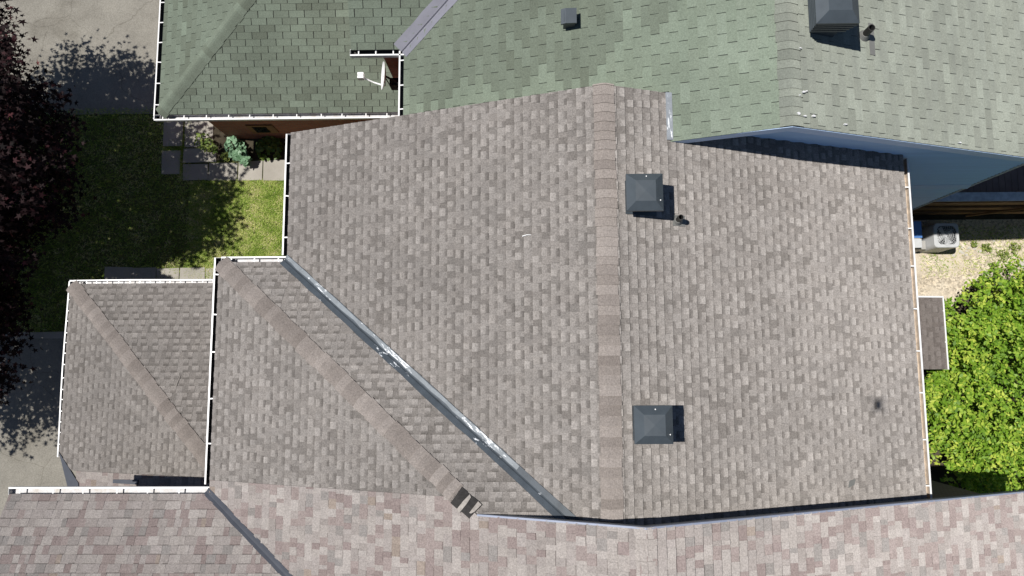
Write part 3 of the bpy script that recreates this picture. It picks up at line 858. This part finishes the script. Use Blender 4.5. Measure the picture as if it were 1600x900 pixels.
# ================================================================== small things on the roofs
def blob(name, label, cat, sl, x, y, mat, r=.03, n=9, seed=0, group=None):
    rnd = random.Random(seed); mb = MB()
    pts = [sl.P(x+math.cos(a)*r*rnd.uniform(.4, 1.3), y+math.sin(a)*r*rnd.uniform(.4, 1.2), .022) for a in [2*math.pi*k/n for k in range(n)]]
    mb.prism(pts, sl.n*-.012)
    return tag(mb.build(name, mat), label, cat, group)
tw = MB(); tw.tube([A.P(-.02, 1.99, .022), A.P(.05, 2.005, .027), A.P(.11, 2.0, .022)], [.008, .006, .004], 6)
tag(tw.build('twig', M['dish']), 'thin pale twig lying on the middle of the brown front slope', 'twig')
tw = MB(); tw.tube([P2.P(-7.02, -.33, .022), P2.P(-6.99, -.20, .027), P2.P(-6.975, -.11, .022)], [.006, .006, .004], 6)
tag(tw.build('twig', M['tan_scrap']), 'small pale twig lying on the brown porch roof', 'twig')

# ================================================================== satellite dish
dish = empty('satellite_dish', (-2.45, 6.02, 3.4), 'white satellite dish with a receiver arm beside the upper green eave', 'satellite dish')
zc = 4.2
dm = MB()
cx, cy = -2.80, 5.80
ax = Vector((-1, .03, .31)).normalized()
uy = Vector((0, 1, 0)); uz = ax.cross(uy).normalized()
ring = []
for j in range(5):
    rr = j/4*.27
    dd = (rr/.27)**2*.05
    ring.append([Vector((cx, cy, zc)) + ax*(dd-.05) + (uy*math.cos(a)*rr + uz*math.sin(a)*rr*1.1) for a in [2*math.pi*k/24 for k in range(24)]])
for j in range(4):
    for k in range(24):
        l = (k+1) % 24
        dm.face([ring[j][k], ring[j][l], ring[j+1][l], ring[j+1][k]])
        dm.face([ring[j][k]-ax*.012, ring[j+1][k]-ax*.012, ring[j+1][l]-ax*.012, ring[j][l]-ax*.012])
for k in range(24):
    l = (k+1) % 24
    dm.face([ring[4][k], ring[4][l], ring[4][l]-ax*.012, ring[4][k]-ax*.012])
dm.build('reflector', M['dish'], dish)
am = MB(); am.tube([(cx, cy-.12, zc-.22), (cx-.22, cy-.06, zc-.18), (cx-.40, cy-.01, zc-.06)], .016, 8); am.build('receiver_arm', M['dish'], dish)
am = MB(); am.box((cx-.50, cy-.05, zc-.10), (cx-.38, cy+.005, zc+.02)); am.box((cx-.50, cy+.015, zc-.10), (cx-.38, cy+.07, zc+.02)); am.build('receiver', M['dish'], dish)
am = MB(); am.tube([(cx+.03, cy, zc), (cx+.10, cy-.02, zc-.05), (cx+.30, cy-.1, zc-.15), (-1.86, 5.8, 3.9)], .022, 8); am.tube([(cx+.05, cy-.03, zc-.05), (cx+.13, cy-.16, zc-.1), (cx+.2, cy-.03, zc-.12)], .012, 8); am.build('mount', M['abs'], dish)
# the dark box under it
jb = MB(); jb.box((-2.70, 5.68, 3.75), (-2.47, 5.84, 4.0)); jb.box((-2.47, 5.72, 3.80), (-1.86, 5.77, 3.86))
tag(jb.build('junction_box', M['black']), 'small black box beside the white satellite dish', 'box')

# ================================================================== GROUND
def sheet(name, poly, z, mat, kind='structure', thick=0.0, sub=None):
    mb = MB()
    if thick: mb.prism([(x, y, z) for x, y in ccw(poly)], (0, 0, -thick), 0)
    else: mb.face([(x, y, z) for x, y in ccw(poly)])
    return tag(mb.build(name, mat), kind=kind)
sheet('ground', [(-150, -150), (150, -150), (150, 150), (-150, 150)], 0.0, M['soil'])
sheet('lawn', [(-15.5, .9), (-3.9, .9), (-3.9, 6.65), (-15.5, 6.65)], .012, M['lawn'])
sheet('driveway', [(-40, 6.65), (-9.4, 6.65), (-9.4, 14), (-40, 14)], .010, M['asphalt'])
sheet('driveway', [(-40, -14), (-8.3, -14), (-8.3, .9), (-40, .9)], .008, M['asphalt'])
sheet('backyard_ground', [(6.2, -6), (26, -6), (26, 3.66), (6.2, 3.66)], .010, M['sand'])
sheet('shrub_bed', [(8.9, -5), (15, -5), (15, 2.3), (11.2, 2.1), (10.1, 1.0), (8.9, -.2)], .016, M['soil'])
sheet('planting_bed', [(-8.12, 5.38), (-3.9, 5.38), (-3.9, 6.6), (-8.12, 6.6)], .016, M['soil'])
# paving slabs of the front path: individual raised slabs
def slabs(name, rects, mat):
    mb = MB(); rnd = random.Random(5)
    for (x0, y0, x1, y1) in rects:
        j = lambda: rnd.uniform(-.012, .012)
        z = .035 + rnd.uniform(-.008, .008); c = .012
        mb.prism([(x0+c+j(), y0+c+j(), z), (x1-c+j(), y0+c+j(), z), (x1-c+j(), y1-c+j(), z), (x0+c+j(), y1-c+j(), z)], (0, 0, -.06), 0)
    return tag(mb.build(name, mat), kind='structure')
slabs('path', [(-9.38, 5.75, -8.86, 6.5), (-9.38, 5.02, -8.88, 5.66), (-8.82, 5.72, -8.05, 6.5), (-8.82, 5.32, -7.95, 5.70), (-8.82, 4.84, -8.15, 5.30), (-8.15, 4.83, -7.38, 5.32), (-7.38, 4.82, -6.72, 5.36), (-6.72, 4.82, -6.08, 5.37), (-6.08, 4.82, -5.4, 5.37), (-5.4, 4.82, -4.7, 5.37)], M['slab'])
slabs('path', [(-10.7, 2.05, -9.98, 2.62), (-9.98, 2.05, -9.36, 2.60), (-9.36, 2.05, -8.76, 2.58), (-8.76, 2.05, -8.1, 2.58), (-8.1, 2.05, -7.4, 2.58), (-7.4, 2.05, -6.7, 2.58), (-6.7, 2.05, -6.0, 2.58)], M['slab'])
slabs('kerb', [(-14.5+i*1.0, .78, -13.52+i*1.0, .98) for i in range(5)], M['slab'])

# grass blades over the lawn
def grass(name, n, box, label=None):
    x = rng.uniform(box[0], box[2], n); y = rng.uniform(box[1], box[3], n)
    h = rng.uniform(.015, .05, n); a = rng.uniform(0, 6.283, n); w = rng.uniform(.006, .012, n)
    lean = rng.uniform(.03, .10, n); b = rng.uniform(0, 6.283, n)
    patch = np.sin(x*3.1+1.3*np.sin(y*2.3))*np.cos(y*2.7+x) * .16
    v = np.zeros((n, 3, 3))
    v[:, 0] = np.stack([x-np.cos(a)*w, y-np.sin(a)*w, np.full(n, .012)], 1)
    v[:, 1] = np.stack([x+np.cos(a)*w, y+np.sin(a)*w, np.full(n, .012)], 1)
    v[:, 2] = np.stack([x+np.cos(b)*lean, y+np.sin(b)*lean, .012+h], 1)
    t = np.zeros((n, 3)); patch = patch + .22*np.sin(x*7.3+2*np.sin(y*5.1))*np.sin(y*8.3+x*2)
    t[:, 0] = np.clip(rng.normal(.50, .27, n)+patch, 0, 1); t[:, 1] = .5
    return tag(fast_mesh(name, v, 3, t, M['grass']), kind='stuff')
grass('grass', 72000, (-8.6, 2.0, -3.95, 4.84))
grass('grass', 40000, (-15, .95, -8.6, 6.6))
grass('grass', 700, (-8.90, 4.85, -8.82, 6.1))
grass('grass', 500, (-9.4, 5.62, -8.86, 5.76))
grass('grass', 1500, (-15, 6.5, -9.2, 6.8))
grass('grass', 2600, (9.9, 2.2, 13.5, 3.5))

# ================================================================== PLANTS
def leaves(name, parent, mat, centers, size, tone, shape='diamond', updir=.6, nrm=None, tone_sd=.18, aspect=.5):
    """leaf polygons at the given centers; size array; leans upward"""
    n = len(centers)
    nv = rng.normal(0, 1, (n, 3)); nv[:, 2] = np.abs(nv[:, 2])
    nv /= np.linalg.norm(nv, axis=1, keepdims=True)
    nv[:, 2] += updir
    if nrm is not None: nv += nrm
    nv /= np.linalg.norm(nv, axis=1, keepdims=True)
    r = rng.normal(0, 1, (n, 3)); r -= nv*(r*nv).sum(1, keepdims=True); r /= np.linalg.norm(r, axis=1, keepdims=True)
    s = np.cross(nv, r)
    if shape == 'diamond':
        pr = [(-.5, 0, 0), (-.1, aspect*.5, .05), (.5, 0, -.06), (-.1, -aspect*.5, .05)]
    elif shape == 'oval':
        pr = [(-.5, 0, 0), (-.22, .30, .05), (.2, .27, .04), (.5, 0, -.05), (.2, -.27, .04), (-.22, -.30, .05)]
    else:  # maple: five pointed lobes
        pr = []
        L = [(0, .62), (62, .52), (118, .36), (180, .10), (242, .36), (298, .52)]
        for i, (dg, rad) in enumerate(L):
            a = math.radians(dg); pr.append((math.cos(a)*rad, math.sin(a)*rad, -.04))
            b = math.radians((dg + (L[(i+1) % 6][0] if i < 5 else 360))/2); q = .20
            pr.append((math.cos(b)*q, math.sin(b)*q, .03))
    k = len(pr)
    v = np.zeros((n, k, 3))
    for i, (a, b, c) in enumerate(pr):
        v[:, i] = centers + (r*a + s*b + nv*c)*size[:, None]
    t = np.zeros((n, 3)); t[:, 0] = np.clip(tone + rng.normal(0, tone_sd, n), 0, 1); t[:, 1] = .5
    return fast_mesh(name, v, k, t, mat, parent)

def crown_points(center, radii, nclump, per, spread, shell=.55, zmin=None, bumps=None):
    """leaf clump centres through an uneven ellipsoid; returns points and clump tone"""
    d = rng.normal(0, 1, (nclump, 3)); d /= np.linalg.norm(d, axis=1, keepdims=True)
    rad = (shell + (1-shell)*rng.random(nclump)**.6)
    lump = 1 + .13*np.sin(d[:, 0]*5+1)*np.cos(d[:, 1]*6+2) + .10*np.sin(d[:, 1]*11+d[:, 2]*7)
    c = np.array(center) + d*np.array(radii)*(rad*lump)[:, None]
    if zmin is not None: c[:, 2] = np.maximum(c[:, 2], zmin + rng.random(nclump)*.3)
    p = np.repeat(c, per, 0) + rng.normal(0, spread, (nclump*per, 3))*np.array([1, 1, .6])
    tone = np.repeat(rng.normal(0, .12, nclump), per)
    return p, tone, np.repeat(d, per, 0)

def limbs(parent, base, top, ends, r0, name='trunk'):
    mb = MB()
    base, top = Vector(base), Vector(top)
    mid = (base+top)/2 + Vector((.12, -.08, 0))
    mb.tube([base, mid, top], [r0, r0*.8, r0*.6], 12)
    tr = mb.build(name, M['bark'], parent, smooth=True)
    lb = MB()
    rnd = random.Random(2)
    for e in ends:
        e = Vector(e); m = (top+e)/2 + Vector((rnd.uniform(-.2, .2), rnd.uniform(-.2, .2), .2))
        lb.tube([top-Vector((0, 0, .15)), m, e], [r0*.42, r0*.26, r0*.06], 8)
    lb.build('limb', M['bark'], parent)

# purple maple in the front garden
maple = empty('maple_tree', (-12.9, 3.5, 0), 'dark purple maple tree at the left edge shading the front lawn', 'tree')
ctr, rad = (-12.95, 3.65, 3.9), (3.3, 4.9, 2.4)
ends = []
for k in range(16):
    a = k*2.4; ends.append((ctr[0]+math.cos(a)*rad[0]*.7, ctr[1]+math.sin(a)*rad[1]*.7, ctr[2]+.9*math.sin(k*1.7)))
limbs(maple, (-12.9, 3.5, 0), (-12.8, 3.4, 2.3), ends, .2)
p, tn, dd = crown_points(ctr, rad, 5200, 14, .18, .42)
sx = p[:, 0] + .485*(p[:, 2]-2.75)
ok = (p[:, 2] > 1.4) & ~((sx > -9.9) & (p[:, 1] < 2.1)) & ~((p[:, 0] > -10.4) & (p[:, 1] < 2.0)) & ~((p[:, 0] + .485*p[:, 2] > -8.9 - .5*np.sin(p[:, 1]*5)) & (p[:, 1] < 3.1 + .3*np.sin(p[:, 0]*6)))
p, tn, dd = p[ok], tn[ok], dd[ok]
leaves('crown', maple, M['maple'], p, rng.uniform(.11, .19, len(p)), .40+tn, 'maple', .5, dd*.5, .22)

# bright green tree at the right
shr = empty('leafy_tree', (11.6, -1.2, 0), 'bright green bushy tree behind the brown roof at the right edge', 'tree')
ctr, rad = (11.75, -.62, 1.85), (3.1, 3.05, 1.75)
ends = [(ctr[0]+math.cos(k*2.4)*1.8, ctr[1]+math.sin(k*2.4)*1.8, 2.3+.5*math.sin(k*1.3)) for k in range(16)]
limbs(shr, (11.6, -1.2, 0), (11.5, -1.15, .9), ends, .12)
p, tn, dd = crown_points(ctr, rad, 3300, 1, .0, .70)
p2, tn2, dd2 = crown_points(ctr, (rad[0]*.9, rad[1]*.9, rad[2]*.62), 1500, 1, .0, .45)
ok = (p[:, 2] > .5) & ((p[:, 0] > 8.95) | (p[:, 1] < -.05) | (p[:, 2] > 2.9))
p, tn, dd = p[ok], tn[ok], dd[ok]
# uneven masses of shoots with dark gaps between them
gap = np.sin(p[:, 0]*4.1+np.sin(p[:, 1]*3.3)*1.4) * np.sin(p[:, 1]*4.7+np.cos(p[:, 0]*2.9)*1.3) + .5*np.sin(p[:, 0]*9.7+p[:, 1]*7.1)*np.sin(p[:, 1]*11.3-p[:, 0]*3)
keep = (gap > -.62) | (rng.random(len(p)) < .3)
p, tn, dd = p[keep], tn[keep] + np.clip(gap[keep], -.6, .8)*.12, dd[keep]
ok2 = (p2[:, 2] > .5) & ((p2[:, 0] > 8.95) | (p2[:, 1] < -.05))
p, tn, dd = np.concatenate([p, p2[ok2]]), np.concatenate([tn, tn2[ok2]-.12]), np.concatenate([dd, dd2[ok2]])  # inner leaves toned darker, shade inside the crown put into their colour
# rosettes: leaves spread round each shoot tip
per = 13
pc = np.repeat(p, per, 0); td = np.repeat(tn, per); dn = np.repeat(dd, per, 0)
off = rng.normal(0, 1, pc.shape); off /= np.linalg.norm(off, axis=1, keepdims=True)
pc = pc + off*rng.uniform(.03, .16, len(pc))[:, None]*np.array([1, 1, .7])
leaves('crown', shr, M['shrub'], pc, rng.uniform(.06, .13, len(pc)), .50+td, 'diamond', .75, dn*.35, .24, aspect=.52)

# leafy plants in the bed beside the brick wing
def clump(name, label, x, y, r, h, mat, n, shape, size, tone=.5, lobes=((0, 0, 1),)):
    e = empty(name, (x, y, .01), label, 'plant')
    a = rng.uniform(0, 6.283, n); q = np.sqrt(rng.random(n))*r
    lb = np.array(lobes)[rng.integers(0, len(lobes), n)]
    q = q*lb[:, 2]
    c = np.stack([x+lb[:, 0]+np.cos(a)*q, y+lb[:, 1]+np.sin(a)*q, .05+h*(1-(q/r)**2*.7)*rng.uniform(.45, 1, n)], 1)
    leaves('leaf_mass', e, mat, c, rng.uniform(size*.7, size*1.25, n), tone+np.zeros(n), shape, 1.1, None, .25)
    st = MB()
    for k in range(14):
        b = k*.7; q_ = r*(.5 if k < 9 else .8); st.tube([(x, y, 0), (x+math.cos(b)*q_, y+math.sin(b)*q_, h*.6)], [.012, .006], 5)
    st.build('stem', M['weed'], e)
    return e
clump('leafy_plant', 'small bright green plant beside the brick wall of the green house', -8.22, 5.80, .22, .42, M['weed'], 130, 'diamond', .11, .4, ((-.05, .05, 1), (.14, -.1, .8), (.3, -.22, .5)))
clump('hosta_plant', 'broad leaved blue green hosta spilling over the pale path', -7.36, 5.62, .24, .34, M['hosta'], 150, 'oval', .14, .5, ((-.08, .12, 1), (.02, -.05, 1), (.10, -.2, .8), (.28, -.33, .45)))
clump('leafy_plant', 'low yellow green weed at the corner of the pale path', -7.68, 5.46, .14, .14, M['weed'], 60, 'diamond', .08, .7)
clump('leafy_plant', 'dark green plant deep in the shaded bed by the brick wall', -6.55, 5.66, .34, .30, M['weed'], 140, 'oval', .12, .1)
for (wx, wy, wr) in ((11.5, 2.92, .13), (11.9, 2.72, .16), (11.65, 2.45, .12), (12.2, 2.9, .15), (11.2, 3.02, .08)):
    w_ = clump('weed', 'small light green weed tuft growing on the gravel in the back yard', wx, wy, wr, .12, M['weed'], int(wr*260), 'diamond', .075, .6)
    w_['group'] = 'weed tufts on the gravel'

# ================================================================== BACK YARD THINGS
# brown deck
dk = empty('wooden_deck', (11.3, 5.5, 0), 'dark brown wooden deck in the shade behind the blue siding', 'deck')
for k in range(26):
    x = 9.2 + k*.146
    m = MB(); m.box((x, 3.95, 1.50), (x+.138, 7.4, 1.54)); m.build('deck_board', M['brown_wood'], dk)
m = MB(); m.box((9.2, 3.98, 1.28), (13.0, 4.03, 1.498)); m.box((9.2, 7.3, 1.28), (13.0, 7.35, 1.498)); m.build('joist', M['brown_wood'], dk)
for x in (9.4, 12.8):
    for y in (4.1, 7.2):
        m = MB(); m.box((x-.05, y-.05, 0), (x+.05, y+.05, 1.278)); m.build('post', M['brown_wood'], dk)
# low wooden fence with grey top board
fn = empty('wooden_fence', (11.3, 3.8, 0), 'weathered wooden fence with a grey top board beside the brown deck', 'fence')
m = MB(); m.box((9.25, 3.70, 1.82), (13.2, 3.90, 1.86)); m.build('top_board', M['grey_wood'], fn)
for k, (z0, z1) in enumerate(((1.30, 1.50), (.75, .95), (.25, .45))):
    m = MB(); m.box((9.2, 3.745, z0), (13.2, 3.785, z1)); m.build('rail', M['wood'], fn)
m = MB(); m.box((9.2, 3.80, .05), (13.2, 3.822, 1.818)); m.build('board_panel', M['wood'], fn)
for x in (9.3, 11.2, 13.1):
    m = MB(); m.box((x-.05, 3.83, 0), (x+.05, 3.93, 1.815)); m.build('post', M['wood'], fn)
m = MB(); m.tube([(10.95, 3.70, .25), (12.2, 3.72, 1.25)], .028, 6); m.build('brace', M['wood'], fn)
# air conditioner
ac = empty('air_conditioner', (10.30, 3.18, 0), 'round topped white air conditioner on the gravel beside the grey slab', 'air conditioner')
def rounded(x, y, w, h, r, n=6):
    pts = []
    for (cx, cy, a0) in ((x+w-r, y+h-r, 0), (x+r, y+h-r, 90), (x+r, y+r, 180), (x+w-r, y+r, 270)):
        for k in range(n+1):
            a = math.radians(a0+90*k/n); pts.append((cx+math.cos(a)*r, cy+math.sin(a)*r))
    return pts
AX, AY, AW, AH, AZ = 9.82, 2.82, .60, .60, .80
m = MB(); op = rounded(AX, AY, AW, AH, .10)
n = len(op)
cx, cy = AX+AW/2, AY+AH/2
circ = []
for (x, y) in op:
    a = math.atan2(y-cy, x-cx); circ.append((cx+math.cos(a)*.265, cy+math.sin(a)*.265))
for i in range(n):
    j = (i+1) % n
    m.face([(*op[i], .05), (*op[j], .05), (*op[j], AZ-.02), (*op[i], AZ-.02)])
    a, b = op[i], op[j]
    ia, ib = (cx+(a[0]-cx)*.95, cy+(a[1]-cy)*.95), (cx+(b[0]-cx)*.95, cy+(b[1]-cy)*.95)
    m.face([(*a, AZ-.02), (*b, AZ-.02), (*ib, AZ), (*ia, AZ)])
    m.face([(*ia, AZ), (*ib, AZ), (*circ[j], AZ), (*circ[i], AZ)])
    m.face([(*circ[i], AZ), (*circ[j], AZ), (*circ[j], AZ-.25), (*circ[i], AZ-.25)], 1)
m.face([(*p, AZ-.25) for p in circ], 1)
m.build('casing', [M['ac'], M['ac_dark']], ac)
m = MB()
for k in range(26):
    a = 2*math.pi*k/26; m.tube([(cx+math.cos(a)*.05, cy+math.sin(a)*.05, AZ+.012), (cx+math.cos(a)*.25, cy+math.sin(a)*.25, AZ+.004)], .004, 4, cap=False)
for rr in (.05, .10, .15, .20, .245):
    m.tube([(cx+math.cos(2*math.pi*k/28)*rr, cy+math.sin(2*math.pi*k/28)*rr, AZ+.011) for k in range(29)], .004, 4, cap=False)
m.build('fan_guard', M['ac'], ac)
m = MB()
for k in range(4):
    a = math.pi/2*k+.5
    q, r_ = Vector((math.cos(a), math.sin(a), 0)), Vector((-math.sin(a), math.cos(a), 0))
    c = Vector((cx, cy, AZ-.09))
    m.prism([c+q*.04-r_*.03, c+q*.22-r_*.09+Vector((0,0,-.03)), c+q*.23+r_*.06+Vector((0,0,.03)), c+q*.04+r_*.03], (0, 0, -.006))
m.tube([(cx, cy, AZ-.14), (cx, cy, AZ-.06)], .05, 12)
m.build('fan_blade', M['ac'], ac)
# slab between the units
m = MB(); m.prism([(9.58, 2.84, .45), (9.80, 2.84, .45), (9.80, 3.05, .45), (9.58, 3.05, .45)], (0, 0, -.44))
tag(m.build('utility_box', M['box_grey']), 'low grey box between the air conditioner and the blue lidded box', 'box')
bb = empty('storage_box', (9.3, 3.15, 0), 'blue lidded storage box against the rear gutter', 'box')
m = MB(); m.box((9.28, 2.86, .02), (9.56, 3.46, .66)); m.build('body', M['box_grey'], bb)
m = MB(); m.box((9.26, 3.08, .662), (9.58, 3.48, .72)); m.build('lid', M['blue_plastic'], bb)
m = MB(); m.box((9.28, 2.84, .662), (9.57, 3.06, .70)); m.build('handle', M['ac'], bb)
# pale stones at the yard's edge
rndS = random.Random(3)
def stone(x, y, r, label=None, group=None):
    mb = MB(); n = 9
    rim = [(x+math.cos(2*math.pi*k/n)*r*rndS.uniform(.75, 1.15), y+math.sin(2*math.pi*k/n)*r*rndS.uniform(.55, .9)) for k in range(n)]
    top = [(x+(a-x)*.6, y+(b-y)*.6) for a, b in rim]
    h = r*.7
    for i in range(n):
        j = (i+1) % n
        mb.face([(*rim[i], 0), (*rim[j], 0), (*rim[j], h*.5), (*rim[i], h*.5)])
        mb.face([(*rim[i], h*.5), (*rim[j], h*.5), (*top[j], h), (*top[i], h)])
    mb.face([(*p, h) for p in top])
    return tag(mb.build('stone', M['slab']), label, 'stone', group)
for k in range(14):
    stone(11.2 + rndS.uniform(-.5, .6), 2.95 + rndS.uniform(-.22, .2), rndS.uniform(.025, .06), 'small pale stone lying on the gravel by the shade edge', 'pale stones in the back yard')
stone(12.42, 2.5, .17, 'large white stone at the right edge of the back yard')

# ================================================================== the drone that took the picture (its shadow falls on the rear slope)
dr = empty('quadcopter_drone', (0, 0, 17.75), 'small grey quadcopter drone hovering above the roofs', 'drone')
m = MB(); m.box((-.045, -.08, 17.70), (.045, .08, 17.77)); m.build('body', M['box_grey'], dr)
for sx in (-1, 1):
    for sy in (-1, 1):
        m = MB(); m.tube([(sx*.03, sy*.06, 17.74), (sx*.11, sy*.11, 17.75)], .009, 6); arm = m.build('arm', M['box_grey'], dr)
        m = MB(); m.tube([(sx*.11, sy*.11, 17.735), (sx*.11, sy*.11, 17.78)], .013, 8); m.box((sx*.11-.06, sy*.11-.006, 17.78), (sx*.11+.06, sy*.11+.006, 17.783)); m.build('rotor', M['abs'], arm)

# ================================================================== CAMERA
def Rx(a): return Matrix.Rotation(a, 3, 'X')
cam = bpy.data.cameras.new('camera'); co = bpy.data.objects.new('camera', cam); COL.objects.link(co)
cam.sensor_width = 36; cam.lens = 36*1100/1600
cam.clip_end = 600; cam.clip_start = .05
R3 = Matrix.Rotation(-.0045, 3, 'Z') @ Matrix.Rotation(.0185, 3, 'Y') @ Matrix.Rotation(.1134, 3, 'X')
co.matrix_world = Matrix.Translation((0, 0, CAM_Z)) @ R3.to_4x4()
SC.camera = co

# ================================================================== LIGHT
sun_dir = Vector((.485, -.0524, -1)).normalized()      # direction the light travels
S = bpy.data.lights.new('sun', 'SUN'); S.energy = 5.0; S.angle = math.radians(.53); S.color = (1, .965, .92)
so_ = bpy.data.objects.new('sun', S); COL.objects.link(so_)
so_.rotation_euler = sun_dir.to_track_quat('-Z', 'Y').to_euler()
W = bpy.data.worlds.new('World'); SC.world = W; W.use_nodes = True
nt = W.node_tree; bg = nt.nodes['Background']
sky = nt.nodes.new('ShaderNodeTexSky'); sky.sky_type = 'NISHITA'; sky.sun_disc = False; sky.air_density = .85; sky.dust_density = .2; sky.altitude = 1000
to_sun = -sun_dir
sky.sun_elevation = math.asin(to_sun.z)
sky.sun_rotation = math.atan2(to_sun.x, to_sun.y)
nt.links.new(sky.outputs[0], bg.inputs[0]); bg.inputs[1].default_value = .06
SC.view_settings.view_transform = 'Standard'; SC.view_settings.look = 'None'
SC.view_settings.exposure = 0.22; SC.view_settings.gamma = 1
SC.render.engine = 'CYCLES'
SC.cycles.max_bounces = 6
